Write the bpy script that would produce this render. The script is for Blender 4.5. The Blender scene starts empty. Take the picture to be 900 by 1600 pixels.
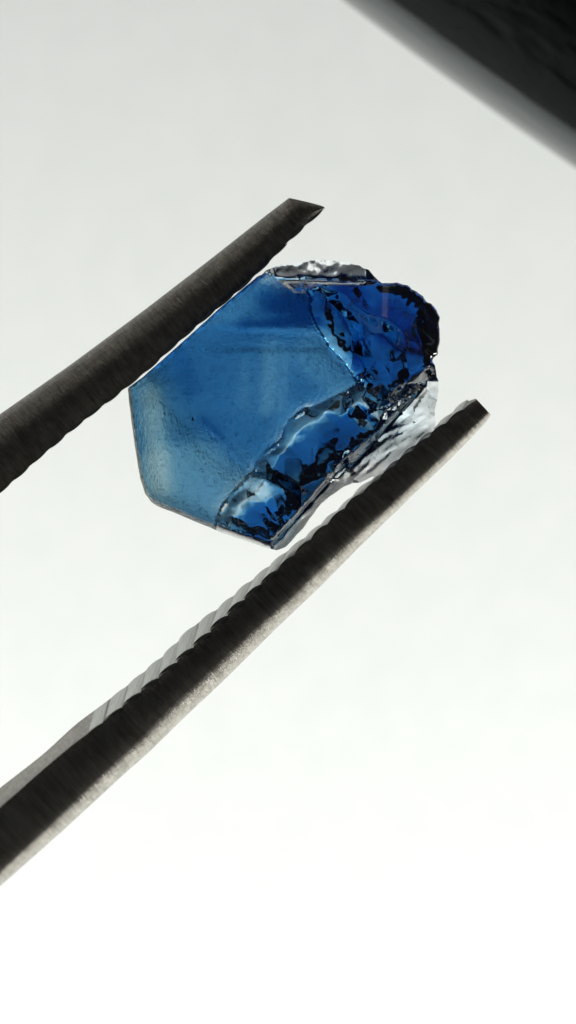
import bpy, math, random
import numpy as np
from mathutils import Vector, Matrix, noise

random.seed(7)
rng = np.random.default_rng(11)
R = math.radians
C = bpy.context.scene.collection
SC = bpy.context.scene
SC.unit_settings.system = 'METRIC'
SC.unit_settings.scale_length = 0.001          # one unit is one millimetre

# ------------------------------------------------------------------ camera
D = 90.0                                       # camera to stone, mm
S = 60.0                                       # photo pixels per mm at the stone
cam = bpy.data.cameras.new('camera')
cam.sensor_fit = 'VERTICAL'
cam.sensor_height = 36.0
cam.lens = 36.0 * D / (1600.0 / S)
cam.clip_start = 1.0
cam.clip_end = 3000.0
cam.dof.use_dof = True
cam.dof.focus_distance = D - 1.0
cam.dof.aperture_fstop = 0.17
camo = bpy.data.objects.new('camera', cam)
camo.location = (0, -D, 0)
camo.rotation_euler = (R(90), 0, 0)
C.objects.link(camo)
SC.camera = camo

# ------------------------------------------------------------------ world: a dim room
w = bpy.data.worlds.new('World')
SC.world = w
w.use_nodes = True
w.node_tree.nodes['Background'].inputs[0].default_value = (0.9, 0.95, 1.0, 1)
w.node_tree.nodes['Background'].inputs[1].default_value = 0.032

# ------------------------------------------------------------------ lamps on the white paper, added fill overhead
def lamp(name, loc, target, size, power, col):
    l = bpy.data.lights.new(name, 'AREA')
    l.shape = 'DISK'
    l.size = size
    l.energy = power
    l.color = col
    o = bpy.data.objects.new(name, l)
    o.location = loc
    o.rotation_euler = (Vector(target) - Vector(loc)).to_track_quat('-Z', 'Y').to_euler()
    C.objects.link(o)
    return o
lamp('desk_lamp', (150, 60, -110), (0, 205, -10), 110, 4.5e5, (0.985, 1.0, 0.97))
lamp('desk_lamp', (-150, 60, -110), (0, 205, -10), 110, 4.5e5, (0.985, 1.0, 0.975))
lamp('sheen_fill', (-120, 40, 420), (0, 20, 0), 300, 1.5e5, (1.0, 0.95, 0.88))  # added overhead fill that gives the upper arm its sheen

SC.view_settings.view_transform = 'Standard'
SC.view_settings.look = 'None'
SC.view_settings.exposure = 0.0
SC.view_settings.gamma = 1.0
SC.cycles.max_bounces = 24
SC.cycles.transmission_bounces = 20
SC.cycles.glossy_bounces = 8
SC.cycles.diffuse_bounces = 4
SC.cycles.transparent_max_bounces = 16
SC.cycles.caustics_reflective = True
SC.cycles.caustics_refractive = True
SC.cycles.blur_glossy = 0.3
SC.cycles.sample_clamp_indirect = 6.0
SC.cycles.use_denoising = True

# ------------------------------------------------------------------ helpers
def W(px, py, y=0.0):
    """photo pixel at depth y (mm behind the stone's middle) -> point"""
    k = (D + y) / D / S
    return Vector(((px - 450.0) * k, y, (800.0 - py) * k))

def link(name, verts, faces, mat, parent=None, smooth=True):
    me = bpy.data.meshes.new(name)
    me.from_pydata([tuple(v) for v in verts], [], faces)
    me.update()
    me.materials.append(mat)
    if smooth:
        me.polygons.foreach_set('use_smooth', [True] * len(me.polygons))
    o = bpy.data.objects.new(name, me)
    C.objects.link(o)
    if parent is not None:
        o.parent = parent
    return o

def tag(o, label=None, cat=None, group=None, kind=None):
    if label: o['label'] = label
    if cat: o['category'] = cat
    if group: o['group'] = group
    if kind: o['kind'] = kind

def empty(name, loc=(0, 0, 0)):
    o = bpy.data.objects.new(name, None)
    o.location = loc
    o.empty_display_size = 1
    C.objects.link(o)
    return o

class NT:
    def __init__(self, name):
        self.m = bpy.data.materials.new(name)
        self.m.use_nodes = True
        self.t = self.m.node_tree
        self.t.nodes.clear()
        self.out = self.t.nodes.new('ShaderNodeOutputMaterial')
    def n(self, typ, ins=None, **props):
        nd = self.t.nodes.new(typ)
        for k, v in props.items():
            setattr(nd, k, v)
        for k, v in (ins or {}).items():
            if hasattr(v, 'is_output') or isinstance(v, bpy.types.NodeSocket):
                self.t.links.new(v, nd.inputs[k])
            else:
                nd.inputs[k].default_value = v
        return nd
    def l(self, a, b):
        self.t.links.new(a, b)
    def noise(self, vec, scale, detail=3, rough=0.5):
        return self.n('ShaderNodeTexNoise', {'Vector': vec, 'Scale': scale, 'Detail': detail, 'Roughness': rough}).outputs['Fac']
    def ramp(self, fac, stops):
        r = self.n('ShaderNodeValToRGB', {'Fac': fac})
        el = r.color_ramp.elements
        while len(el) < len(stops):
            el.new(0.5)
        for e, (p, c) in zip(el, stops):
            e.position = p
            e.color = c if len(c) == 4 else (*c, 1)
        return r.outputs['Color']
    def math(self, op, a, b=0.0, clamp=False):
        return self.n('ShaderNodeMath', {0: a, 1: b}, operation=op, use_clamp=clamp).outputs[0]
    def mapping(self, vec, scale=(1, 1, 1), rot=(0, 0, 0), loc=(0, 0, 0)):
        return self.n('ShaderNodeMapping', {'Vector': vec, 'Scale': scale, 'Rotation': rot, 'Location': loc}).outputs[0]

# ------------------------------------------------------------------ materials
def mat_paper():
    k = NT('white_paper')
    tc = k.n('ShaderNodeTexCoord').outputs['Object']
    f = k.noise(tc, 0.35, 4, 0.6)
    col = k.ramp(f, [(0.3, (0.80, 0.815, 0.80)), (0.7, (0.83, 0.84, 0.825))])
    b = k.n('ShaderNodeBump', {'Height': k.noise(tc, 3.0, 3), 'Strength': 0.04, 'Distance': 0.1})
    p = k.n('ShaderNodeBsdfPrincipled', {'Base Color': col, 'Roughness': 0.9, 'Normal': b.outputs[0]})
    p.inputs['Specular IOR Level'].default_value = 0.1
    k.l(p.outputs[0], k.out.inputs['Surface'])
    return k.m

def mat_steel():
    """brushed steel: grain runs across the arm; generated from the UV (along, across)"""
    k = NT('brushed_steel')
    uv = k.n('ShaderNodeUVMap').outputs[0]
    g1 = k.noise(k.mapping(uv, (11.0, 1.3, 1), (0, 0, R(12))), 1.0, 4, 0.65)
    g2 = k.noise(k.mapping(uv, (40.0, 5.0, 1), (0, 0, R(-6))), 1.0, 3, 0.6)
    spot = k.noise(uv, 2.2, 3, 0.6)
    col = k.ramp(k.math('ADD', k.math('MULTIPLY', g1, 0.6), k.math('MULTIPLY', spot, 0.4)),
                 [(0.3, (0.17, 0.155, 0.132)), (0.5, (0.36, 0.335, 0.295)), (0.72, (0.55, 0.52, 0.465))])
    rough = k.n('ShaderNodeMapRange', {'Value': g2, 'From Min': 0.3, 'From Max': 0.7, 'To Min': 0.30, 'To Max': 0.50}).outputs[0]
    h = k.math('ADD', k.math('MULTIPLY', g1, 0.6), k.math('MULTIPLY', g2, 0.5))
    b = k.n('ShaderNodeBump', {'Height': h, 'Strength': 0.8, 'Distance': 0.10})
    p = k.n('ShaderNodeBsdfPrincipled', {'Base Color': col, 'Metallic': 1.0, 'Roughness': rough, 'Normal': b.outputs[0]})
    k.l(p.outputs[0], k.out.inputs['Surface'])
    return k.m

def mat_tooth():
    k = NT('worn_steel')
    tc = k.n('ShaderNodeTexCoord').outputs['Object']
    g = k.noise(k.mapping(tc, (12, 2, 12)), 1.0, 3, 0.6)
    col = k.ramp(g, [(0.3, (0.26, 0.27, 0.24)), (0.7, (0.52, 0.535, 0.49))])
    b = k.n('ShaderNodeBump', {'Height': g, 'Strength': 0.3, 'Distance': 0.02})
    p = k.n('ShaderNodeBsdfPrincipled', {'Base Color': col, 'Metallic': 1.0, 'Roughness': 0.3, 'Normal': b.outputs[0]})
    k.l(p.outputs[0], k.out.inputs['Surface'])
    return k.m

def mat_casing(name, rgh, ior, spec, bmp):
    k = NT(name)
    uv = k.n('ShaderNodeUVMap').outputs[0]
    f = k.noise(k.mapping(uv, (1.2, 3.0, 1)), 1.6, 5, 0.65)
    col = k.ramp(f, [(0.3, (0.0008, 0.0008, 0.0008)), (0.75, (0.004, 0.0035, 0.003))])
    b = k.n('ShaderNodeBump', {'Height': f, 'Strength': bmp, 'Distance': 0.12})
    p = k.n('ShaderNodeBsdfPrincipled', {'Base Color': col, 'Roughness': rgh, 'IOR': ior, 'Normal': b.outputs[0]})
    p.inputs['Specular IOR Level'].default_value = spec
    p.inputs['Specular Tint'].default_value = (0.80, 0.96, 1.0, 1)
    k.l(p.outputs[0], k.out.inputs['Surface'])
    return k.m

def mat_sapphire():
    k = NT('rough_sapphire')
    tc = k.n('ShaderNodeTexCoord').outputs['Object']
    fr = k.n('ShaderNodeAttribute', attribute_name='frost').outputs['Fac']
    # fine etched skin of the natural crystal face
    e1 = k.noise(k.mapping(tc, (7, 7, 4), (0, R(35), 0)), 1.0, 5, 0.7)
    e2 = k.noise(k.mapping(tc, (22, 22, 12), (0, R(-20), 0)), 1.0, 3, 0.65)
    e3 = k.noise(k.mapping(tc, (5, 5, 18), (0, R(-48), 0)), 1.0, 3, 0.6)
    pit = k.math('ADD', k.math('MULTIPLY', e1, 0.45), k.math('ADD', k.math('MULTIPLY', e2, 0.25), k.math('MULTIPLY', e3, 0.30)))
    h = k.math('ADD', k.math('MULTIPLY', e1, 1.0), k.math('MULTIPLY', e2, 0.45))
    b = k.n('ShaderNodeBump', {'Height': h, 'Strength': k.math('MULTIPLY', fr, 0.5), 'Distance': 0.10})
    rough = k.math('ADD', k.math('MULTIPLY', fr, 0.10), 0.07)
    # the paler growth zones carry a faint yellow stain in the skin
    zn = k.n('ShaderNodeAttribute', attribute_name='zone').outputs['Fac']
    cl = k.noise(k.mapping(tc, (2.2, 1, 0.5), (0, R(8), 0), (3, 0, 1)), 1.4, 5, 0.65)
    zc = k.math('ADD', k.math('MULTIPLY', zn, 0.8), k.math('MULTIPLY', k.math('SUBTRACT', cl, 0.5), 0.55), True)
    skin = k.ramp(zc, [(0.0, (0.80, 0.95, 1.0)), (0.4, (0.92, 0.96, 0.94)), (0.8, (0.96, 0.95, 0.84))])
    grain = k.ramp(pit, [(0.37, (0.52, 0.57, 0.64)), (0.50, (0.95, 0.96, 0.97)), (0.62, (1, 1, 1))])
    skin = k.n('ShaderNodeMix', {'Factor': 1.0, 6: skin, 7: grain}, data_type='RGBA', blend_type='MULTIPLY').outputs[2]
    col = k.n('ShaderNodeMix', {'Factor': fr, 6: (1, 1, 1, 1), 7: skin}, data_type='RGBA').outputs[2]
    g = k.n('ShaderNodeBsdfGlass', {'Color': col, 'Roughness': rough, 'IOR': 1.77, 'Normal': b.outputs[0]})
    g.distribution = 'MULTI_GGX'
    # dusty film left in the etch pits
    df = k.n('ShaderNodeBsdfTranslucent', {'Color': (0.70, 0.85, 0.92, 1), 'Normal': b.outputs[0]})
    fm = k.math('MULTIPLY', fr, k.n('ShaderNodeMapRange', {'Value': pit, 'From Min': 0.42, 'From Max': 0.68, 'To Min': 0.02, 'To Max': 0.26}).outputs[0])
    mx0 = k.n('ShaderNodeMixShader', {0: fm, 1: g.outputs[0], 2: df.outputs[0]})
    # whitened edges and lines of the break
    bz = k.n('ShaderNodeAttribute', attribute_name='whitening').outputs['Fac']
    wd = k.n('ShaderNodeBsdfDiffuse', {'Color': (0.72, 0.75, 0.69, 1), 'Normal': b.outputs[0]})
    wt = k.n('ShaderNodeBsdfTranslucent', {'Color': (0.62, 0.67, 0.64, 1)})
    wm = k.n('ShaderNodeMixShader', {0: 0.85, 1: wd.outputs[0], 2: wt.outputs[0]})
    mx = k.n('ShaderNodeMixShader', {0: bz, 1: mx0.outputs[0], 2: wm.outputs[0]})
    k.l(mx.outputs[0], k.out.inputs['Surface'])
    # colour zoning: clearer and denser zones that run through the depth of the stone
    flat = k.n('ShaderNodeVectorMath', {0: tc, 1: (1, 0, 1)}, operation='MULTIPLY').outputs[0]
    wn = k.n('ShaderNodeTexNoise', {'Vector': flat, 'Scale': 2.2, 'Detail': 3.0}).outputs['Color']
    wv = k.n('ShaderNodeVectorMath', {0: k.n('ShaderNodeVectorMath', {0: wn, 1: (0.5, 0.5, 0.5)}, operation='SUBTRACT').outputs[0], 'Scale': 0.28}, operation='SCALE').outputs[0]
    wv = k.n('ShaderNodeVectorMath', {0: wv, 1: (1, 0, 1)}, operation='MULTIPLY').outputs[0]
    pt = k.n('ShaderNodeVectorMath', {0: flat, 1: wv}, operation='ADD').outputs[0]
    keep = None
    for (p0, p1, rad, clear) in CLEAR_DENSE:
        a = W(p0[0], p0[1]) - W(440, 640)
        e = W(p1[0], p1[1]) - W(p0[0], p0[1])
        q = k.n('ShaderNodeVectorMath', {0: pt, 1: tuple(a)}, operation='SUBTRACT').outputs[0]
        t = k.n('ShaderNodeVectorMath', {0: q, 1: tuple(e / e.length_squared)}, operation='DOT_PRODUCT').outputs['Value']
        t = k.math('ADD', t, 0.0, True)
        ev = k.n('ShaderNodeVectorMath', {0: tuple(e), 'Scale': t}, operation='SCALE').outputs[0]
        dist = k.n('ShaderNodeVectorMath', {0: q, 1: ev}, operation='DISTANCE').outputs['Value']
        f = k.n('ShaderNodeMapRange', {'Value': dist, 'From Min': rad * 0.7 / S, 'From Max': rad * 1.15 / S, 'To Min': 1 - clear, 'To Max': 1.0},
                interpolation_type='SMOOTHSTEP').outputs[0]
        keep = f if keep is None else k.math('MULTIPLY', keep, f)
    dens = k.math('MULTIPLY', keep, SAPPHIRE_DENS)
    v = k.n('ShaderNodeVolumeAbsorption', {'Color': SAPPHIRE_COL, 'Density': dens})
    k.l(v.outputs[0], k.out.inputs['Volume'])
    return k.m
SAPPHIRE_COL = (0.06, 0.525, 0.765, 1)
SAPPHIRE_DENS = 1.22
CLEAR_DENSE = [((343, 828), (349, 800), 6, 0.9), ((349, 800), (373, 768), 7, 0.92), ((373, 768), (401, 734), 6, 0.92), ((401, 734), (440, 695), 5, 0.8),
         ((440, 695), (456, 667), 7, 0.94), ((456, 667), (483, 643), 8, 0.95), ((483, 643), (524, 630), 6, 0.92), ((524, 630), (556, 610), 6, 0.85),
         ((408, 430), (466, 440), 16, 0.80), ((466, 440), (500, 422), 15, 0.70), ((500, 420), (585, 432), 15, 0.45),
         ((565, 634), (605, 645), 14, 0.92), ((605, 645), (676, 590), 16, 0.80), ((570, 715), (672, 645), 36, 0.50), ((474, 826), (512, 776), 13, 0.95), ((508, 778), (580, 738), 20, 0.95),
         ((365, 800), (402, 772), 18, 0.6), ((236, 610), (256, 760), 13, 0.5), ((250, 760), (340, 745), 62, 0.34), ((225, 630), (240, 760), 30, 0.22),
         ((425, 540), (418, 640), 11, 0.42), ((446, 545), (440, 640), 7, 0.38), ((330, 500), (420, 455), 20, 0.22), ((490, 555), (530, 595), 34, 0.30), ((385, 560), (380, 640), 6, 0.30),
         ((425, 470), (485, 478), 26, -0.8), ((380, 512), (490, 508), 8, -0.9), ((320, 658), (388, 738), 8, -0.7), ((207, 640), (222, 745), 9, -0.5),
         ((285, 560), (300, 610), 14, -0.25), ((512, 480), (566, 572), 18, -0.8), ((575, 470), (655, 505), 55, -0.95), ((570, 560), (650, 570), 40, -0.7), ((452, 722), (540, 662), 30, -0.45), ((405, 815), (455, 805), 32, -0.8), ((510, 690), (560, 660), 18, -0.2)]  # dense zones on the break put the facets' internal shade into the colour

def mat_inclusion():
    k = NT('iron_stain')
    p = k.n('ShaderNodeBsdfPrincipled', {'Base Color': (0.03, 0.02, 0.01, 1), 'Roughness': 0.7})
    k.l(p.outputs[0], k.out.inputs['Surface'])
    return k.m

PAPER, STEEL, TOOTH, CASING = mat_paper(), mat_steel(), mat_tooth(), mat_casing('glossy_black', 0.18, 1.40, 0.5, 0.08)
SHELL = mat_casing('matt_black', 0.5, 1.45, 0.06, 0.4)
SAPPHIRE, STAIN = mat_sapphire(), mat_inclusion()

# ------------------------------------------------------------------ white paper sweep behind
def build_paper():
    prof = []                                   # (y, z) upright sheet that curls forward at its foot
    yb, zr, rad = 205.0, -110.0, 95.0
    for z in np.linspace(330, zr, 18):
        prof.append((yb, z))
    for a in np.linspace(0, 90, 16)[1:]:
        prof.append((yb - rad + rad * math.cos(R(a)), zr - rad * math.sin(R(a))))
    for y in np.linspace(yb - rad, -160, 12)[1:]:
        prof.append((y, zr - rad))
    xs = np.linspace(-260, 260, 13)
    v, f = [], []
    for (y, z) in prof:
        for x in xs:
            v.append((x, y, z))
    n = len(xs)
    for i in range(len(prof) - 1):
        for j in range(n - 1):
            a = i * n + j
            f.append((a, a + n, a + n + 1, a + 1))
    o = link('backdrop', v, f, PAPER)
    tag(o, kind='structure')
build_paper()

# ------------------------------------------------------------------ tweezers
def lofted(name, stations, mat, parent, uvs):
    """stations: list of closed rings (same length). uvs: per station along value, per ring point across value"""
    n = len(stations[0])
    v = [p for ring in stations for p in ring]
    f = []
    for i in range(len(stations) - 1):
        for j in range(n):
            a, b = i * n + j, i * n + (j + 1) % n
            f.append((a, b, b + n, a + n))
    f.append(tuple(reversed(range(n))))
    f.append(tuple((len(stations) - 1) * n + j for j in range(n)))
    o = link(name, v, f, mat, parent)
    me = o.data
    uvl = me.uv_layers.new(name='UVMap')
    for p in me.polygons:
        idx = [me.loops[li].vertex_index for li in p.loop_indices]
        wrap = any(i % n == n - 1 for i in idx) and any(i % n == 0 for i in idx) and len(idx) == 4
        for li, vi in zip(p.loop_indices, idx):
            j = vi % n
            vv = uvs[1][j] if not (wrap and j == 0) else uvs[1][n]
            uvl.data[li].uv = (uvs[0][vi // n], vv)
    return o

def sharp_edges(o, ang=32):
    me = o.data
    try:
        me.set_sharp_from_angle(angle=R(ang))
    except Exception:
        pass

class Edge:
    """an edge curve traced along an arm: along -> offset, in the arm's own axes"""
    def __init__(self, pts, o, d, n):
        a = [((x - o[0]) * d[0] + (y - o[1]) * d[1], (x - o[0]) * n[0] + (y - o[1]) * n[1]) for x, y in pts]
        a.sort()
        self.a = [q[0] for q in a]
        self.b = [q[1] for q in a]
    def __call__(self, t):
        return sum(self.at(t + q) for q in (-14, -7, 0, 7, 14)) / 5.0
    def at(self, t):
        a, b = self.a, self.b
        if t <= a[0]:
            s = (b[1] - b[0]) / (a[1] - a[0]); return b[0] + s * (t - a[0])
        if t >= a[-1]:
            s = (b[-1] - b[-2]) / (a[-1] - a[-2]); return b[-1] + s * (t - a[-1])
        return float(np.interp(t, a, b))

tweezers = empty('tweezers', W(-420, 1380, 0))
tag(tweezers, 'dark brushed steel tweezers with serrated jaws gripping the blue stone', 'tweezers')
TINV = Matrix.Translation(-tweezers.location)
def TP(v):
    return v - tweezers.location

def tooth_mesh():
    # half round ridge, unit pitch along X, unit length along Y, height along Z
    v, f = [], []
    prof = [(-0.5, -0.25), (-0.5, 0.02), (-0.40, 0.22), (-0.24, 0.41), (-0.06, 0.50), (0.12, 0.49), (0.28, 0.38), (0.42, 0.20), (0.5, 0.02), (0.5, -0.25)]
    ys = [-0.5, -0.2, 0.15, 0.42, 0.5]
    for y in ys:
        s = 0.80 if y == 0.5 else 1.0
        for (x, z) in prof:
            v.append((x * 0.995, y, z * s if z > 0 else z))
    n = len(prof)
    for i in range(len(ys) - 1):
        for j in range(n - 1):
            a = i * n + j
            f.append((a, a + 1, a + 1 + n, a + n))
        f.append((i * n, i * n + n, i * n + n + n - 1, i * n + n - 1))
    f.append(tuple(range(n - 1, -1, -1)))
    f.append(tuple((len(ys) - 1) * n + j for j in range(n)))
    me = bpy.data.meshes.new('tooth')
    me.from_pydata(v, [], f)
    me.update()
    me.materials.append(TOOTH)
    me.polygons.foreach_set('use_smooth', [True] * len(me.polygons))
    try:
        me.set_sharp_from_angle(angle=R(50))
    except Exception:
        pass
    return me
TOOTH_ME = tooth_mesh()

def add_tooth(parent, pf, pb, along, up, pitch, height):
    """pf, pb: front and back end of the ridge on the jaw face"""
    yv = (pb - pf)
    L = yv.length
    yv.normalize()
    xv = (along - yv * along.dot(yv)).normalized()
    zv = xv.cross(yv)
    if zv.dot(up) < 0:
        xv = -xv
        zv = -zv
    m = Matrix.Identity(4)
    for i in range(3):
        m[i][0] = xv[i] * pitch
        m[i][1] = yv[i] * L
        m[i][2] = zv[i] * height
    mid = TP((pf + pb) / 2)
    m.translation = mid
    o = bpy.data.objects.new('tooth', TOOTH_ME)
    C.objects.link(o)
    o.parent = parent
    o.matrix_basis = m
    return o

# ---- lower arm
def lean_y(t):
    return -9.0 * (max(0.0, min(t, 1060) - 380) / 680.0) ** 1.4
def build_lower():
    ang = R(43.0)
    o0 = (765, 640)
    d = (-math.cos(ang), math.sin(ang))         # from the tip towards the grip, photo axes (y down)
    n = (math.sin(ang), math.cos(ang))          # towards the lower right: outside of the arm
    E = lambda pts: Edge(pts, o0, d, n)
    top = E([(0, 1231), (67, 1179), (120, 1130), (156, 1104), (203, 1068), (257, 1024), (300, 980), (336, 955), (364, 932), (393, 907), (422, 884), (440, 868), (479, 838), (510, 813), (537, 789), (574, 754), (597, 737), (632, 706), (667, 677), (689, 660), (722, 631), (756, 613)])
    inn = E([(0, 1261), (67, 1202), (116, 1161), (142, 1142), (164, 1124), (192, 1102), (219, 1080), (248, 1058), (277, 1031), (306, 1006), (333, 980), (362, 953), (391, 926), (421, 900), (449, 876), (494, 835), (523, 808), (554, 780), (581, 759), (630, 716), (676, 677), (711, 650), (744, 622), (765, 604)])
    bev = E([(0, 1358), (67, 1295), (133, 1229), (200, 1166), (257, 1106), (310, 1056), (350, 1020), (396, 978), (438, 945), (495, 890), (550, 842), (606, 796), (650, 754), (700, 708), (742, 668), (764, 648)])
    bot = E([(0, 1385), (96, 1300), (200, 1204), (228, 1180), (288, 1121), (350, 1063), (438, 975.6), (500, 917), (561, 855), (594, 823), (618, 800), (656, 763), (711, 710), (764, 655)])
    ts = list(np.linspace(4, 1060, 120)) + list(np.linspace(1080, 1900, 18))
    rings, us = [], []
    vs = None
    for t in ts:
        a, b, c, e = top(t), inn(t), bev(t), bot(t)
        if t > 1060:                             # beyond the frame: keep the last section, bend inwards to the joint
            a, b, c, e = (q(1060) for q in (top, inn, bev, bot))
            k = (t - 1060) / 840.0
            sh = -26.0 * k - 210.0 * k * k
            a, b, c, e = a + sh, b + sh, c + sh, e + sh
        hw = 1.25 + 0.00035 * min(t, 1060)      # half width in depth, mm
        tip = max(0.0, 1 - (t - 4) / 22.0)
        r = []
        def P(off, y):
            px = o0[0] + d[0] * t + n[0] * off
            py = o0[1] + d[1] * t + n[1] * off
            return W(px, py, y + lean_y(t))
        w_ = c - b
        yb = -hw
        sec = [(b, yb), (b + 0.5, yb - 0.03), (b + 0.22 * w_, yb - 0.10), (b + 0.55 * w_, yb - 0.13), (b + 0.82 * w_, yb - 0.11), (c - 0.06 * w_, yb - 0.085)]
        # bevel: rounds from the front to the lowest line
        for q in (0.12, 0.3, 0.5, 0.7, 0.85, 0.95, 1.0):
            phi = q * math.pi / 2
            sec.append((c + (e - c) * math.sin(phi) ** 1.1, yb - 0.06 * (1 - q) + (hw * 0.95) * (1 - math.cos(phi)) ** 1.35))
        sec += [(e - 0.10 * (e - c), hw * 0.45), (e - 0.35 * (e - c), hw * 0.8), (c, hw), (c - 0.5 * (c - a), hw + 0.05), (a + 2, hw), (a, hw - 0.03)]
        sec += [(a + (b - a) * 0.33, hw * 0.33), (a + (b - a) * 0.67, -hw * 0.33)]
        for (off, y) in sec:
            mid = (a + e) / 2
            off = mid + (off - mid) * (1 - 0.14 * tip ** 2)
            r.append(TP(P(off, y * (1 - 0.1 * tip ** 2))))
        rings.append(r)
        us.append(t / S)
        if vs is None:
            acc = [0.0]
            rr = rings[0]
            for j in range(len(rr)):
                acc.append(acc[-1] + (rr[(j + 1) % len(rr)] - rr[j]).length)
            vs = acc
    arm = lofted('arm', rings, STEEL, tweezers, (us, vs))
    sharp_edges(arm, 34)
    arm['label'] = 'lower arm with ridged inner face and bright lower bevel'
    # serrations
    t = 40.0
    while t < 815:
        hw = 1.25 + 0.00035 * t
        lean = 16.0 + 14.0 * min(1.0, t / 400)             # ridges lie a little askew
        fade = 1.0 if t < 660 else max(0.2, 1 - (t - 660) / 180.0)
        def P(tt, off, y):
            return W(o0[0] + d[0] * tt + n[0] * off, o0[1] + d[1] * tt + n[1] * off, y + lean_y(tt))
        j = random.uniform(-1.2, 1.2)
        pf = P(t + lean * 0.5 + j, inn(t + lean * 0.5) + 1.0, -hw - 0.022)
        pb = P(t - lean * 0.5 + j, top(t - lean * 0.5) + 1.0, hw - 0.08)
        al = P(t + 1, inn(t), 0) - P(t, inn(t), 0)
        pitch = (33.0 + 5.0 * t / 860) / S
        add_tooth(arm, pf, pb, al, Vector((-n[0], 0, n[1])), pitch, 0.15 * fade * random.uniform(0.85, 1.12))
        t += 33.0 + 5.0 * t / 860
    return arm

# ---- upper arm
def build_upper():
    ang = R(39.5)
    o0 = (505, 322)
    d = (-math.cos(ang), math.sin(ang))
    n = (math.sin(ang), math.cos(ang))
    E = lambda pts: Edge(pts, o0, d, n)
    top = E([(-40, 676), (0, 647), (110, 570), (222, 487), (330, 404), (420, 333), (444, 315)])
    bot = E([(-40, 804), (0, 769), (99, 682), (198, 604), (217, 590), (308, 508), (360, 465), (414, 416), (456, 371), (509, 324)])
    ts = list(np.linspace(0, 48, 14)) + list(np.linspace(54, 700, 84)) + list(np.linspace(720, 1560, 18))
    rings, us, vs = [], [], None
    for t in ts:
        tt = min(t, 700)
        a, b = top(tt), bot(tt)
        # tip: cut on the slant, top edge falls to the point
        if t < 36:                               # the tip is cut on the slant
            a = max(a, b - 3 - 50.0 * (t / 36.0) ** 0.92)
        if t > 700:
            k = (t - 700) / 860.0
            sh = 20.0 * k + 160.0 * k * k
            a, b = a + sh, b + sh
        hw = 1.25 + 0.00035 * min(t, 1000)
        hh = b - a
        def P(off, y):
            return W(o0[0] + d[0] * t + n[0] * off, o0[1] + d[1] * t + n[1] * off, y)
        sec = [(b, -hw), (b - 0.03 * hh, -hw - 0.02), (b - 0.25 * hh, -hw - 0.10), (b - 0.45 * hh, -hw - 0.10)]
        for q in (0.15, 0.3, 0.45, 0.6, 0.75, 0.88, 1.0):
            phi = q * math.pi / 2
            sec.append((b - hh * (0.45 + 0.55 * math.sin(phi) ** 1.0), -hw - 0.10 + (hw * 0.95) * (1 - math.cos(phi)) * 1.0))
        sec += [(a + 0.04 * hh, hw * 0.5), (a + 0.2 * hh, hw * 0.85), (b - 0.4 * hh, hw + 0.03), (b - 0.02 * hh, hw), (b, hw - 0.03), (b, 0.0)]
        fl = 1.0 if t > 60 else 0.2 + 0.8 * (t / 60.0) ** 2
        sec = [(off, y if y > 0 and fl == 1 else (-hw - 0.10 + (y + hw + 0.10) * fl if j_ in range(4, 11) else y)) for j_, (off, y) in enumerate(sec)]
        r = [TP(P(off, y)) for off, y in sec]
        rings.append(r)
        us.append(t / S)
    rr = rings[70]
    vs = [0.0]
    for j in range(len(rr)):
        vs.append(vs[-1] + (rr[(j + 1) % len(rr)] - rr[j]).length)
    arm = lofted('arm', rings, STEEL, tweezers, (us, vs))
    sharp_edges(arm, 40)
    arm['label'] = 'upper arm with slanted tip and dark toothed edge'
    t = 26.0
    while t < 760:
        hw = 1.25 + 0.00035 * t
        def P(q, off, y):
            return W(o0[0] + d[0] * q + n[0] * off, o0[1] + d[1] * q + n[1] * off, y)
        j = random.uniform(-1.2, 1.2)
        pf = P(t + j - 3, bot(t) - 1.0, -hw - 0.02)
        pb = P(t + j + 3, bot(t) - 1.0, hw - 0.08)
        al = P(t + 1, bot(t), 0) - P(t, bot(t), 0)
        add_tooth(arm, pf, pb, al, Vector((n[0], 0, -n[1])), 38.0 / S * 0.95, 0.09 * random.uniform(0.7, 1.25))
        t += 38.0
    return arm
build_lower()
build_upper()

# ------------------------------------------------------------------ the sapphire
OUT = [(200, 606), (201, 622), (205, 655), (211, 700), (219, 748), (227, 772), (236, 784), (248, 792), (270, 800), (300, 813), (330, 825),
       (345, 832), (365, 839), (387, 846), (412, 855), (432, 860), (446, 855), (455, 846), (463, 836), (474, 825), (483, 811), (493, 798),
       (503, 786), (515, 776), (527, 768), (536, 761), (550, 755), (560, 755), (571, 751), (590, 741), (615, 722), (640, 706), (662, 691), (676, 676),
       (681, 660), (679, 642), (683, 625), (685, 604), (682, 586), (679, 572), (675, 565), (676, 560), (684, 554), (686, 540), (687, 515),
       (686, 498), (682, 484), (674, 475), (667, 472), (661, 463), (652, 456), (643, 452), (636, 446), (624, 443), (610, 442), (596, 442),
       (588, 436), (576, 422), (562, 415), (545, 411), (530, 409), (515, 407), (500, 406), (485, 407), (470, 411), (455, 414), (440, 414),
       (425, 418), (414, 424), (403, 432), (385, 446), (345, 480), (300, 521), (255, 561), (222, 590)]
FACE = [(190, 590), (190, 800), (338, 840), (336, 815), (342, 800), (352, 782), (368, 764), (384, 748), (396, 735), (400, 722), (414, 706),
        (430, 694), (440, 684), (444, 672), (452, 660), (463, 648), (478, 638), (500, 632), (512, 626), (526, 618), (545, 610), (556, 601),
        (552, 590), (540, 572), (527, 556), (514, 545), (506, 530), (497, 515), (489, 500), (484, 482), (485, 464), (478, 456), (462, 458),
        (448, 448), (430, 436), (415, 426), (400, 420)]
def arr(p): return np.array(p, float)

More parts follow.
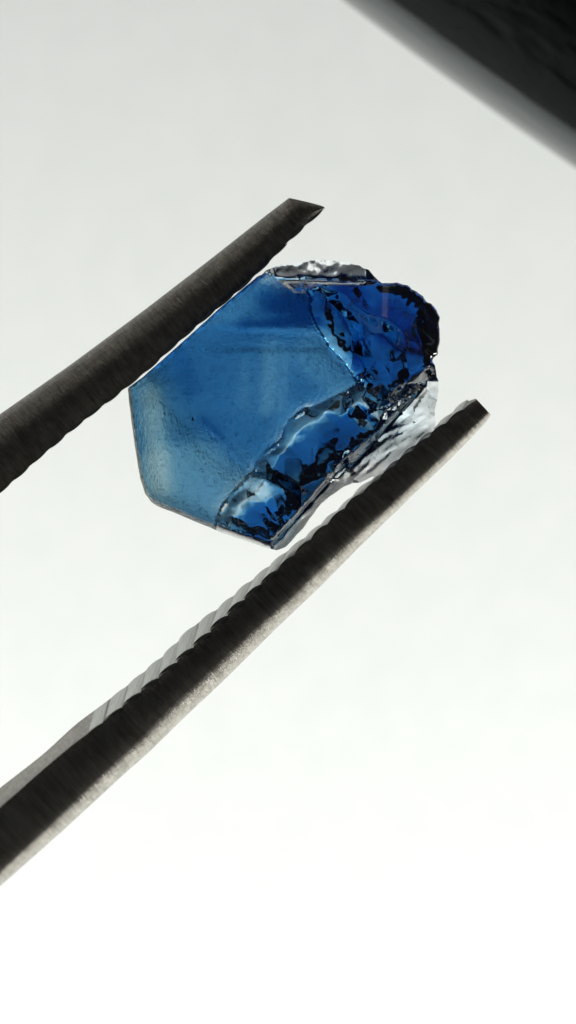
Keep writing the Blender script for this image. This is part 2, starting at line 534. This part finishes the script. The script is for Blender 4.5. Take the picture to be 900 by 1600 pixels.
def sdist(P, poly):
    """signed distance to polygon, positive inside"""
    poly = arr(poly)
    A, B = poly, np.roll(poly, -1, 0)
    best = np.full(len(P), 1e9)
    ins = np.zeros(len(P), bool)
    for (ax, ay), (bx, by) in zip(A, B):
        ex, ey = bx - ax, by - ay
        wx, wy = P[:, 0] - ax, P[:, 1] - ay
        t = np.clip((wx * ex + wy * ey) / (ex * ex + ey * ey + 1e-9), 0, 1)
        dx, dy = wx - ex * t, wy - ey * t
        best = np.minimum(best, dx * dx + dy * dy)
        c = ((ay <= P[:, 1]) != (by <= P[:, 1]))
        xi = ax + (P[:, 1] - ay) * ex / (ey if abs(ey) > 1e-9 else 1e-9)
        ins ^= c & (P[:, 0] < xi)
    return np.where(ins, 1, -1) * np.sqrt(best)

def nz(P, sc, seed, octv=3):
    return np.array([noise.fractal(Vector((p[0] * sc, p[1] * sc, seed)), 0.9, 2.1, octv) for p in P])

def smooth(x):
    x = np.clip(x, 0, 1)
    return x * x * (3 - 2 * x)

# facets of the broken side: outline, height (mm, towards the camera), slopes per mm (right, down), edge softness px, bulge
FACETS = [
    # green facet between the face and the dark block
    ([(478, 450), (505, 440), (530, 465), (550, 505), (566, 545), (580, 585), (585, 604), (553, 603), (505, 540), (484, 500)], 1.00, -0.95, 0.25, 6, 0.0),
    # dark block upper right
    ([(500, 430), (545, 441), (600, 440), (645, 446), (675, 470), (690, 515), (684, 560), (660, 600), (640, 620), (605, 628), (582, 600), (560, 545), (535, 480)], 1.75, 0.22, -0.28, 6, 0.35),
    ([(575, 500), (610, 520), (640, 560), (635, 605), (605, 628), (580, 590), (562, 530)], 1.55, 0.10, 0.35, 9, 0.1),
    ([(645, 470), (676, 476), (690, 520), (680, 560), (655, 545), (640, 510)], 1.10, -0.65, 0.1, 4, 0.0),
    # clear rim along the top
    ([(395, 436), (425, 410), (500, 400), (560, 408), (600, 442), (560, 444), (520, 438), (500, 430), (468, 458), (440, 440)], 0.42, 0.05, 0.20, 4, 0.0),
    ([(505, 404), (545, 408), (580, 424), (596, 444), (560, 442), (525, 432)], 0.50, 0.25, 0.30, 4, 0.0),
    # blue lobe below the face
    ([(404, 728), (440, 690), (456, 662), (482, 640), (520, 632), (560, 640), (588, 652), (560, 668), (530, 712), (500, 770), (460, 768), (425, 748)], 1.30, 0.05, 0.20, 8, 0.15),
    ([(440, 700), (462, 664), (500, 642), (552, 648), (580, 655), (548, 680), (520, 712), (480, 722)], 1.42, -0.10, 0.15, 5, 0.10),
    # clear broken rim low right
    ([(560, 640), (600, 630), (650, 600), (676, 565), (690, 600), (690, 660), (640, 712), (575, 756), (520, 770), (528, 716), (560, 672), (590, 655)], 0.62, -0.40, 0.50, 6, 0.0),
    ([(570, 628), (600, 634), (620, 640), (600, 655), (580, 652)], 0.85, 0.0, 0.6, 4, 0.0),
    ([(610, 640), (650, 606), (676, 580), (672, 612), (640, 640), (600, 668)], 0.70, -0.8, 0.1, 4, 0.0),
    # foil thin wedge over the gap
    ([(470, 836), (482, 806), (505, 764), (525, 742), (548, 722), (575, 722), (600, 735), (560, 760), (510, 780)], 0.28, 0.25, 0.35, 4, 0.0),
    # broken foot
    ([(338, 822), (346, 798), (372, 764), (400, 738), (430, 750), (465, 768), (498, 776), (486, 806), (458, 846), (432, 866), (384, 850), (340, 836)], 0.95, -0.15, 0.45, 6, 0.0),
    ([(374, 765), (398, 744), (406, 772), (422, 806), (398, 816), (376, 812), (352, 812)], 1.05, 0.35, 0.15, 4, 0.0),
    ([(420, 772), (440, 764), (450, 790), (440, 800), (416, 792)], 0.75, 0.8, -0.5, 4, 0.0),
]
BACK = [
    ([(500, 430), (545, 441), (600, 440), (645, 446), (675, 470), (690, 515), (684, 560), (650, 610), (605, 628), (560, 600), (520, 540), (490, 480)], 2.0, 0.15, -0.20, 40, 0.2),
    ([(470, 450), (505, 436), (540, 460), (565, 505), (585, 545), (600, 600), (553, 615), (500, 545), (475, 500)], 1.55, -0.50, 0.1, 14, 0.0),
    ([(640, 450), (680, 470), (695, 540), (680, 570), (655, 545), (625, 500)], 1.3, -0.9, 0.0, 12, 0.0),
    ([(395, 436), (425, 405), (500, 398), (560, 402), (605, 442), (560, 446), (520, 440), (500, 440), (468, 460), (440, 446)], 0.30, 0.05, 0.1, 8, 0.0),
    ([(404, 728), (440, 690), (470, 650), (520, 632), (560, 640), (588, 652), (560, 668), (530, 712), (500, 770), (460, 768), (425, 748)], 1.9, 0.0, 0.15, 30, 0.0),
    ([(550, 650), (600, 630), (650, 600), (676, 565), (695, 600), (695, 660), (640, 720), (575, 760), (500, 800), (500, 760), (530, 716), (556, 680)], 0.40, -0.15, 0.20, 8, 0.0),
    ([(338, 840), (350, 800), (380, 770), (400, 745), (430, 750), (465, 768), (498, 776), (486, 806), (458, 850), (432, 868), (384, 855)], 1.35, 0.35, 0.25, 20, 0.0),
]
RIDGE = [(338, 834), (336, 815), (342, 800), (352, 782), (368, 764), (384, 748), (396, 735), (400, 722), (414, 706), (430, 694), (440, 684),
         (444, 672), (452, 660), (463, 648), (478, 638), (500, 632), (512, 626), (526, 618), (545, 610), (556, 601)]

def facet_z(P, f):
    poly, z0, gx, gy, soft, bulge = f
    c = arr(poly).mean(0)
    u, v = (P[:, 0] - c[0]) / S, (P[:, 1] - c[1]) / S
    sd = sdist(P, poly)
    z = z0 + gx * u + gy * v
    if bulge:
        m = max(sd.max(), 1e-6)
        z = z + bulge * (1 - (1 - np.clip(sd / m, 0, 1)) ** 2)
    return z, sd

def scoops(P, z, mask, count, rmin, rmax, depth, seed, edge):
    """conchoidal bites: the surface is cut by spheres, the ridges between the bites stay sharp"""
    g = np.random.default_rng(seed)
    idx = np.where(mask > 0.4)[0]
    cut = np.zeros(len(P))
    for _ in range(count):
        i = idx[g.integers(len(idx))]
        rad = rmin + (rmax - rmin) * g.random() ** 2
        st = 0.6 + 0.8 * g.random()
        th = g.random() * math.pi
        dx, dy = P[:, 0] - P[i, 0], P[:, 1] - P[i, 1]
        a = (dx * math.cos(th) + dy * math.sin(th)) * st
        b = (-dx * math.sin(th) + dy * math.cos(th)) / st
        q = np.sqrt(a * a + b * b) / rad
        dp = depth * (rad / rmax) ** 0.8 * (0.5 + 0.8 * g.random())
        tx, ty = g.normal(0, 0.35), g.normal(0, 0.35)
        bite = dp * (1 - q * q) + (tx * a + ty * b) / rad * dp
        ins = q < 1
        # slight ripples that ring the bite
        bite = bite + np.where(ins, 0.0015 * np.sin(q * rad * 0.40), 0)
        cut = np.where(ins, np.maximum(cut, bite), cut)
    return z - cut * mask

from mathutils.geometry import delaunay_2d_cdt
def chip(P, z, groups, seed, keep=0.2):
    """replace a smooth height by flat chips: linear between scattered points. groups: (mask, spacing, stretch, angle)"""
    g = np.random.default_rng(seed)
    grid = {}
    for i, (x, y) in enumerate(P):
        grid[(int(x // 6), int(y // 6))] = i
    pts = []
    for (mask, sp, st, an) in groups:
        ca, sa = math.cos(R(an)), math.sin(R(an))
        idx = np.where(mask > 0.5)[0]
        g.shuffle(idx)
        own = []
        for i in idx:
            x, y = P[i]
            a, b = (x * ca + y * sa) / st, (-x * sa + y * ca) * st
            if all((a - q[0]) ** 2 + (b - q[1]) ** 2 > (sp * q[2]) ** 2 for q in own):
                own.append((a, b, 0.6 + 0.9 * g.random()))
                pts.append(i)
    for i in range(0, len(P), 137):
        pts.append(i)
    pts = sorted(set(pts))
    co = [Vector((float(P[i, 0]), float(P[i, 1]))) for i in pts]
    v2, _, tri, ov, _, _ = delaunay_2d_cdt(co, [], [], 0, 1e-4)
    zz = np.array([z[pts[o_[0]]] for o_ in ov])
    out = z.copy()
    done = np.zeros(len(P), bool)
    v2 = np.array([(v.x, v.y) for v in v2])
    for t in tri:
        A, B, Cc = v2[t[0]], v2[t[1]], v2[t[2]]
        lo, hi = np.minimum(np.minimum(A, B), Cc), np.maximum(np.maximum(A, B), Cc)
        m = np.where((P[:, 0] >= lo[0]) & (P[:, 0] <= hi[0]) & (P[:, 1] >= lo[1]) & (P[:, 1] <= hi[1]) & ~done)[0]
        if not len(m): continue
        den = (B[1] - Cc[1]) * (A[0] - Cc[0]) + (Cc[0] - B[0]) * (A[1] - Cc[1])
        if abs(den) < 1e-9: continue
        w1 = ((B[1] - Cc[1]) * (P[m, 0] - Cc[0]) + (Cc[0] - B[0]) * (P[m, 1] - Cc[1])) / den
        w2 = ((Cc[1] - A[1]) * (P[m, 0] - Cc[0]) + (A[0] - Cc[0]) * (P[m, 1] - Cc[1])) / den
        w3 = 1 - w1 - w2
        ok = (w1 > -1e-6) & (w2 > -1e-6) & (w3 > -1e-6)
        q = m[ok]
        out[q] = w1[ok] * zz[t[0]] + w2[ok] * zz[t[1]] + w3[ok] * zz[t[2]]
        done[q] = True
    return out * (1 - keep) + z * keep

def build_sapphire():
    step = 2.4
    out = arr(OUT)
    # jitter the broken outline a little, keep the grown faces straight
    dens = []
    for i in range(len(out)):
        a, b = out[i], out[(i + 1) % len(out)]
        L = np.hypot(*(b - a))
        m = max(1, int(L / 3))
        for k in range(m):
            dens.append(a + (b - a) * k / m)
    dens = arr(dens)
    jx = nz(dens, 0.11, 3.3, 3)
    brk = (dens[:, 0] > 400) & ((dens[:, 1] < 440) | (dens[:, 0] > 470))
    cen = out.mean(0)
    rad = dens - cen
    rad /= np.linalg.norm(rad, axis=1)[:, None]
    dens = dens + rad * (jx * np.where(brk, 1.9, 0.35))[:, None]
    gx = np.arange(190, 700, step)
    gy = np.arange(396, 872, step)
    X, Y = np.meshgrid(gx, gy)
    P = np.stack([X.ravel(), Y.ravel()], 1)
    sd = sdist(P, dens)
    nx, ny = len(gx), len(gy)
    inside = (sd > -0.3 * step).reshape(ny, nx)
    keep = inside[:-1, :-1] & inside[1:, :-1] & inside[:-1, 1:] & inside[1:, 1:]
    used = np.zeros((ny, nx), bool)
    used[:-1, :-1] |= keep; used[1:, :-1] |= keep; used[:-1, 1:] |= keep; used[1:, 1:] |= keep
    cnt = np.zeros((ny, nx), int)
    cnt[:-1, :-1] += keep; cnt[1:, :-1] += keep; cnt[:-1, 1:] += keep; cnt[1:, 1:] += keep
    rim = used & (cnt < 4)
    rimf = rim.ravel()
    # snap rim points to the outline
    A, B = dens, np.roll(dens, -1, 0)
    for i in np.where(rimf)[0]:
        e = B - A
        wv = P[i] - A
        t = np.clip((wv * e).sum(1) / ((e * e).sum(1) + 1e-9), 0, 1)
        q = A + e * t[:, None]
        k = ((q - P[i]) ** 2).sum(1).argmin()
        P[i] = q[k]
    sel = used.ravel()
    idx = np.where(sel)[0]
    Q = P[idx]
    d = np.clip(sdist(Q, dens), 0, None)
    d[rimf[idx]] = 0
    fa = sdist(Q, FACE)
    fa = fa + nz(Q, 0.10, 9.0, 2) * 1.6
    frac = smooth((-fa + 1.0) / 3.0)              # 1 in the broken part
    H = 1.55
    zf = np.full(len(Q), H) + 0.04 * (Q[:, 0] - 400) / S - 0.03 * (Q[:, 1] - 620) / S
    # low growth steps on the face
    zf += 0.05 * smooth((Q[:, 1] - (508 + 0.05 * (Q[:, 0] - 400))) / 16) - 0.03 * smooth((Q[:, 1] - 540) / 14)
    sl = Q[:, 1] - (655 + 1.05 * (Q[:, 0] - 310))   # slanting line of a low step, from (310,655) down right
    zf += 0.018 * smooth(sl / 12 + 0.5) * smooth((Q[:, 1] - 630) / 30)
    # broken side: start from a ramp that falls off from the face, then paint the facets on
    zb = zf - 0.25 - 0.010 * np.clip(-fa, 0, 60)
    wob = np.stack([nz(Q, 0.045, 1.7, 3), nz(Q, 0.045, 8.2, 3)], 1) * 5.0
    QW = Q + wob
    for f in FACETS:
        z, s2 = facet_z(QW, f)
        m = smooth((s2 + f[4]) / (2 * f[4]))
        zb = zb * (1 - m) + z * m
    # raised clear lip along the face boundary
    rd = np.full(len(Q), 1e9)
    for (ax, ay), (bx, by) in zip(RIDGE[:-1], RIDGE[1:]):
        ex, ey = bx - ax, by - ay
        t = np.clip(((Q[:, 0] - ax) * ex + (Q[:, 1] - ay) * ey) / (ex * ex + ey * ey), 0, 1)
        rd = np.minimum(rd, np.hypot(Q[:, 0] - ax - ex * t, Q[:, 1] - ay - ey * t))
    lip = smooth(1.25 - rd / 17.0)
    zb = zb * (1 - lip) + (zf - 0.03 - 0.006 * rd + 0.03 * nz(Q, 0.09, 51.0, 3)) * lip
    northm = smooth((450 - Q[:, 1]) / 12) * smooth((605 - Q[:, 0]) / 30)
    zb = scoops(Q, zb, frac * (1 - 0.85 * northm), 20, 16, 52, 0.20, 5, d)
    busy = np.clip(0.45 * np.exp(-((Q[:, 0] - 410) / 45) ** 2 - ((Q[:, 1] - 800) / 45) ** 2) + np.exp(-((Q[:, 0] - 590) / 60) ** 2 - ((Q[:, 1] - 690) / 50) ** 2) + 0.5 * np.exp(-((Q[:, 0] - 520) / 70) ** 2 - ((Q[:, 1] - 425) / 20) ** 2), 0, 1)
    zb = scoops(Q, zb, frac * busy, 70, 5, 16, 0.10, 6, d)
    zb += 0.04 * nz(Q, 0.03, 4.4, 2) * frac
    # splintery ridges of the clear rim, running up to the right
    sp = nz(np.stack([(Q[:, 0] * 0.78 - Q[:, 1] * 0.62) * 0.6, (Q[:, 0] * 0.62 + Q[:, 1] * 0.78) * 3.0], 1), 0.045, 17.0, 3)
    eastm = smooth((Q[:, 0] + 0.9 * Q[:, 1] - 1165) / 40) * smooth((Q[:, 1] - 575) / 20)
    zb += 0.09 * sp * eastm
    cmp_ = (1 - lip) * (1 - np.clip(eastm + northm, 0, 1))
    zb = zb + (1.15 - zb) * 0.48 * cmp_
    zb = zb - 0.18 * np.exp(-((Q[:, 0] - 500) / 28) ** 2 - ((Q[:, 1] - 690) / 30) ** 2) * (1 - lip) + 0.07 * nz(Q, 0.035, 77.0, 2) * (Q[:, 1] > 620) * (1 - lip)
    m_foot = (frac > 0.5) & (Q[:, 0] < 470) & (Q[:, 1] > 745)
    m_east = (frac > 0.5) & (Q[:, 0] + 0.9 * Q[:, 1] > 1165) & (Q[:, 1] > 575) & ~m_foot
    m_top = (frac > 0.5) & (Q[:, 1] < 446) & (Q[:, 0] < 600)
    m_rest = (frac > 0.5) & ~m_foot & ~m_east & ~m_top
    zb = zb + 0.065 * nz(Q, 0.05, 61.0, 2) * (m_rest | m_foot) + 0.04 * nz(Q, 0.08, 62.0, 2) * (m_east | m_top)
    zb = chip(Q, zb, [(m_foot, 12, 1.2, 70), (m_east, 11, 1.8, -42), (m_top, 14, 1.4, 5), (m_rest, 17, 1.4, 55), (frac < 0.5, 90, 1, 0)], 3, 0.12)
    zb += 0.006 * nz(Q, 0.16, 71.0, 2) * frac
    z = np.minimum(zf, zb) * frac + zf * (1 - frac)
    z = np.maximum(z, 0.12)
    # close the stone at its outline: rounded along the grown faces, thin and ragged at the break
    rr = np.where(frac > 0.5, 30.0 + 10.0 * nz(Q, 0.03, 12.0, 2), 6.0)
    foot = (Q[:, 0] < 425) & (Q[:, 1] > 780)
    rr = np.where(foot, 12.0, rr)
    top = (Q[:, 1] < 700 - 0.9 * (Q[:, 0] - 200)) & (fa > 0)
    k = np.clip(d / rr, 0, 1)
    grown = (frac < 0.5) | foot
    zrim = np.where(frac < 0.5, 1.15, np.where(foot, 0.2, 0.0))
    ds = np.clip(sdist(Q, OUT), 0, None)
    low = Q[:, 0] + 0.9 * Q[:, 1]
    lim_n = 0.07 * sp * eastm + 0.05 * nz(Q, 0.06, 66.0, 2) * northm
    thinm = np.clip(smooth((446 - Q[:, 1]) / 10) * smooth((600 - Q[:, 0]) / 30) + smooth((low - np.where(Q[:, 0] < 545, 1180, 1170)) / np.where(Q[:, 0] < 545, 13, 40)) * smooth((Q[:, 1] - 575) / 20), 0, 1)
    lim = 0.75 - 0.70 * thinm + ds * (0.016 - 0.0095 * thinm) + lim_n * np.clip(ds / 20, 0, 1)
    z = np.where(grown, zrim + (z - zrim) * np.sqrt(1 - (1 - k) ** 2), np.minimum(z, lim))
    # back
    # the paler growth zones of the face: the stone is thinner there
    px_, py_ = Q[:, 0] + 5 * nz(Q, 0.02, 21.0, 2), Q[:, 1]
    zone = smooth((py_ - (672 + 1.05 * (px_ - 315))) / 75 + 0.5) * smooth((400 - px_) / 60 + 0.5)
    stripe = lambda x0, wd, y0, y1: np.exp(-((px_ - x0 - 0.10 * (py_ - 640)) / wd) ** 2) * smooth((py_ - y0) / 40) * smooth((y1 - py_) / 40)
    thin = np.clip(0.62 * zone + 0.45 * stripe(243, 18, 560, 800) + 0.35 * smooth((330 - px_) / 90) * smooth((py_ - 570) / 40), 0, 1)
    pale = 0.60 * zone + 0.75 * stripe(243, 12, 560, 800) + 0.30 * stripe(425, 16, 520, 700) + 0.25 * stripe(388, 9, 530, 700) + 0.35 * smooth((330 - px_) / 90) * smooth((py_ - 570) / 40)
    pale = np.clip(pale + 0.10 * nz(Q, 0.03, 31.0, 3), 0, 1)
    zr = np.full(len(Q), 1.45) - 0.05 * (Q[:, 0] - 400) / S
    bm = smooth((-fa + 10) / 30.0)
    zr = zr - bm * (-0.10 + 0.10 * nz(Q, 0.02, 6.6, 2))
    for f in BACK:
        zz, s2 = facet_z(QW, f)
        m = smooth((s2 + f[4]) / (2 * f[4])) * smooth((-fa + 8) / 20.0)
        zr = zr * (1 - m) + zz * m
    zr = scoops(Q, zr, bm, 4, 60, 110, 0.28, 15, d)
    zr = zr - 0.30 * thin
    east_b = np.clip(smooth((Q[:, 0] + 0.9 * Q[:, 1] - 1165) / 40) * smooth((Q[:, 1] - 575) / 20) + smooth((450 - Q[:, 1]) / 12) * smooth((605 - Q[:, 0]) / 30), 0, 1)
    zr = zr * (1 - bm) + bm * (1.45 + (zr - 1.45) * (0.25 + 0.75 * east_b))
    zc = chip(Q, zr + 0.02 * nz(Q, 0.03, 63.0, 2) * bm, [(bm > 0.4, 34, 1.3, 20)], 8, 0.1)
    zr = zr * (1 - bm) + zc * bm
    zr += 0.006 * nz(Q, 0.06, 2.4, 3)
    zr = np.maximum(zr, 0.10)
    kb = np.clip(d / 14.0, 0, 1)
    limb = 0.70 - 0.65 * thinm + ds * (0.012 - 0.008 * thinm)
    zr = np.where(grown, -zrim + (zr + zrim) * np.sqrt(1 - (1 - kb) ** 2), np.minimum(zr, limb))
    # verts
    n = len(idx)
    rim_i = rimf[idx]
    vid_f = -np.ones(nx * ny, int); vid_f[idx] = np.arange(n)
    vid_b = vid_f.copy()
    vid_b[idx] = n + np.arange(n)
    edge = np.where(grown, 1.15, 0.65 * (1 - thinm) + 0.05)
    edge_b = np.where(grown, -1.08, 0.65 * (1 - thinm) + 0.05)
    edge = np.where(foot & (frac >= 0.5), 0.30, edge)
    edge_b = np.where(foot & (frac >= 0.5), 0.10, edge_b)
    z = np.where(rim_i, np.minimum(edge, np.maximum(z, edge)), z)
    zr = np.where(rim_i, edge_b, zr)
    verts = [W(q[0], q[1], -zz) for q, zz in zip(Q, z)]
    verts += [W(q[0], q[1], zz) for q, zz in zip(Q, zr)]
    faces = []
    seen = {}
    ky, kx = np.where(keep)
    for i, j in zip(ky, kx):
        a, b, c, e = i * nx + j, i * nx + j + 1, (i + 1) * nx + j + 1, (i + 1) * nx + j
        f4 = (vid_f[a], vid_f[e], vid_f[c], vid_f[b])
        faces.append(f4)
        faces.append((vid_b[a], vid_b[b], vid_b[c], vid_b[e]))
        for q in range(4):
            seen[(f4[q], f4[(q + 1) % 4])] = True
    for (u, v_) in list(seen):                     # the narrow wall that closes the outline
        if (v_, u) not in seen:
            faces.append((v_, u, u + n, v_ + n))
    root = empty('sapphire', W(440, 640, 0))
    tag(root, 'rough blue sapphire with one frosted face and a glassy broken side, held in the tweezers', 'gemstone')
    verts = [v - root.location for v in verts]
    o = link('crystal', verts, [tuple(int(x) for x in f) for f in faces], SAPPHIRE, root)
    me = o.data
    at = me.attributes.new('frost', 'FLOAT', 'POINT')
    vals = np.zeros(len(verts), np.float32)
    vals[:n] = 1 - frac
    at.data.foreach_set('value', vals)
    at3 = me.attributes.new('whitening', 'FLOAT', 'POINT')
    vals3 = np.zeros(len(verts), np.float32)
    en = nz(np.stack([Q[:, 0] * 0.74 - Q[:, 1] * 0.67, (Q[:, 0] * 0.67 + Q[:, 1] * 0.74) * 3.2], 1), 0.03, 17.0, 3)
    east = smooth((Q[:, 0] + 0.9 * Q[:, 1] - 1185) / 40) * smooth((Q[:, 1] - 575) / 20)
    north = smooth((446 - Q[:, 1]) / 8) * smooth((600 - Q[:, 0]) / 30)
    rn = nz(Q, 0.07, 41.0, 3)
    br = 0.25 * np.exp(-((rd - 6) / 6.0) ** 2) * np.clip(0.65 + 0.7 * rn, 0.1, 1) + 0.16 * east * smooth((en + 0.05) / 0.35) + 0.12 * north * smooth((rn + 0.25) / 0.5)
    # healed cracks and step lines: thin whitish curves over the break
    v1, v2 = nz(Q, 0.016, 91.0, 2), nz(Q, 0.021, 95.0, 2)
    br = br + 0.35 * np.exp(-(rd - 2) ** 2 / 6.0) * np.clip(0.4 + rn, 0, 1) + 0.5 * np.exp(-(v1 / 0.022) ** 2) * smooth((v2 + 0.05) / 0.2) + 0.6 * np.exp(-((v2 - 0.12) / 0.022) ** 2) * smooth((-v1 + 0.05) / 0.2)
    vals3[:n] = np.clip(br + 0.04, 0, 0.9) * frac
    at3.data.foreach_set('value', vals3)
    at2 = me.attributes.new('zone', 'FLOAT', 'POINT')
    vals2 = np.zeros(len(verts), np.float32)
    vals2[:n] = pale * (1 - frac)
    at2.data.foreach_set('value', vals2)
    try:
        me.set_sharp_from_angle(angle=R(38))
    except Exception:
        pass
    return root
sapphire = build_sapphire()

def speck(px, py, r, zf):
    v, f = [], []
    nlat, nlon = 6, 9
    for i in range(nlat + 1):
        for j in range(nlon):
            a, b = math.pi * i / nlat, 2 * math.pi * j / nlon
            q = r * (1 + 0.25 * math.sin(3 * b + i))
            v.append(W(px, py, -zf) + Vector((q * math.sin(a) * math.cos(b) * 0.6, q * 0.5 * math.cos(a), q * math.sin(a) * math.sin(b))) - sapphire.location)
    for i in range(nlat):
        for j in range(nlon):
            a, b = i * nlon + j, i * nlon + (j + 1) % nlon
            f.append((a, b, b + nlon, a + nlon))
    return link('inclusion', v, f, STAIN, sapphire)
speck(301, 655, 0.05, 1.47)

# ------------------------------------------------------------------ black casing in the top right corner
def build_casing():
    y0 = 30.0
    Rr = 7.0
    p0, p1 = W(535, 0, y0), W(900, 266, y0)
    ax = (p1 - p0).normalized()
    out = Vector((-ax.z, 0, ax.x))
    if out.x > 0: out = -out                     # towards lower left
    cen = p0 - out * Rr
    L0, L1 = -14.0, 26.0
    ls = np.linspace(L0, L1, 150)
    ths = np.concatenate([np.linspace(-100, -5, 20), np.linspace(-4, 56, 120), np.linspace(58, 110, 20), np.linspace(115, 255, 16)])
    v, us = [], []
    for l in ls:
        bow = 0.0028 * (l - 4) ** 2
        seam = 39.5 + 1.8 * noise.fractal(Vector((l * 0.55, 0, 3.1)), 0.9, 2, 3)
        for th in ths:
            # th = 0 looks out to the silhouette, +90 to the camera
            s = max(0.0, min(1.0, (th - seam) / 1.0))
            s = s * s * (3 - 2 * s)
            wr = noise.fractal(Vector((l * 0.9, th * 0.22, 0.7)), 0.8, 2, 4)
            r = Rr - bow - 0.035 * s + (0.04 * wr if th > seam - 2 else 0.008 * wr)
            fade = min(1.0, (l - L0) / 2.0, (L1 - l) / 2.0)
            r -= 0.9 * (1 - max(0, fade)) ** 2
            v.append(cen + ax * l + out * (r * math.cos(R(th))) + Vector((0, -1, 0)) * (r * math.sin(R(th))))
    n = len(ths)
    f = []
    for i in range(len(ls) - 1):
        for j in range(n):
            a, b = i * n + j, i * n + (j + 1) % n
            f.append((a, a + n, b + n, b))
    f.append(tuple(range(n)))
    f.append(tuple(reversed([(len(ls) - 1) * n + j for j in range(n)])))
    root = empty('casing', cen + ax * 6)
    v = [q - root.location for q in v]
    ring = lambda q: ths[q % n]
    lip_f = [q for q in f[:-2] if all(-60 <= ring(x) <= 24.5 for x in q)]
    lip_s = set(lip_f)
    rest = [q for q in f if q not in lip_s]
    for nm, ff, mt in (('rim', lip_f, CASING), ('shell', rest, SHELL)):
        o = link(nm, v, ff, mt, root)
        uvl = o.data.uv_layers.new(name='UVMap')
        for p in o.data.polygons:
            for li in p.loop_indices:
                vi = o.data.loops[li].vertex_index
                uvl.data[li].uv = (ls[vi // n], ths[vi % n] * Rr * math.pi / 180)
        bm_ = __import__('bmesh').new()
        bm_.from_mesh(o.data)
        lo = [q for q in bm_.verts if not q.link_faces]
        for q in lo: bm_.verts.remove(q)
        bm_.to_mesh(o.data); bm_.free()
        o.data.set_sharp_from_angle(angle=R(50))
    o = root
    tag(o, 'black rounded casing with glossy grey rim cutting across the upper corner', 'casing')
build_casing()
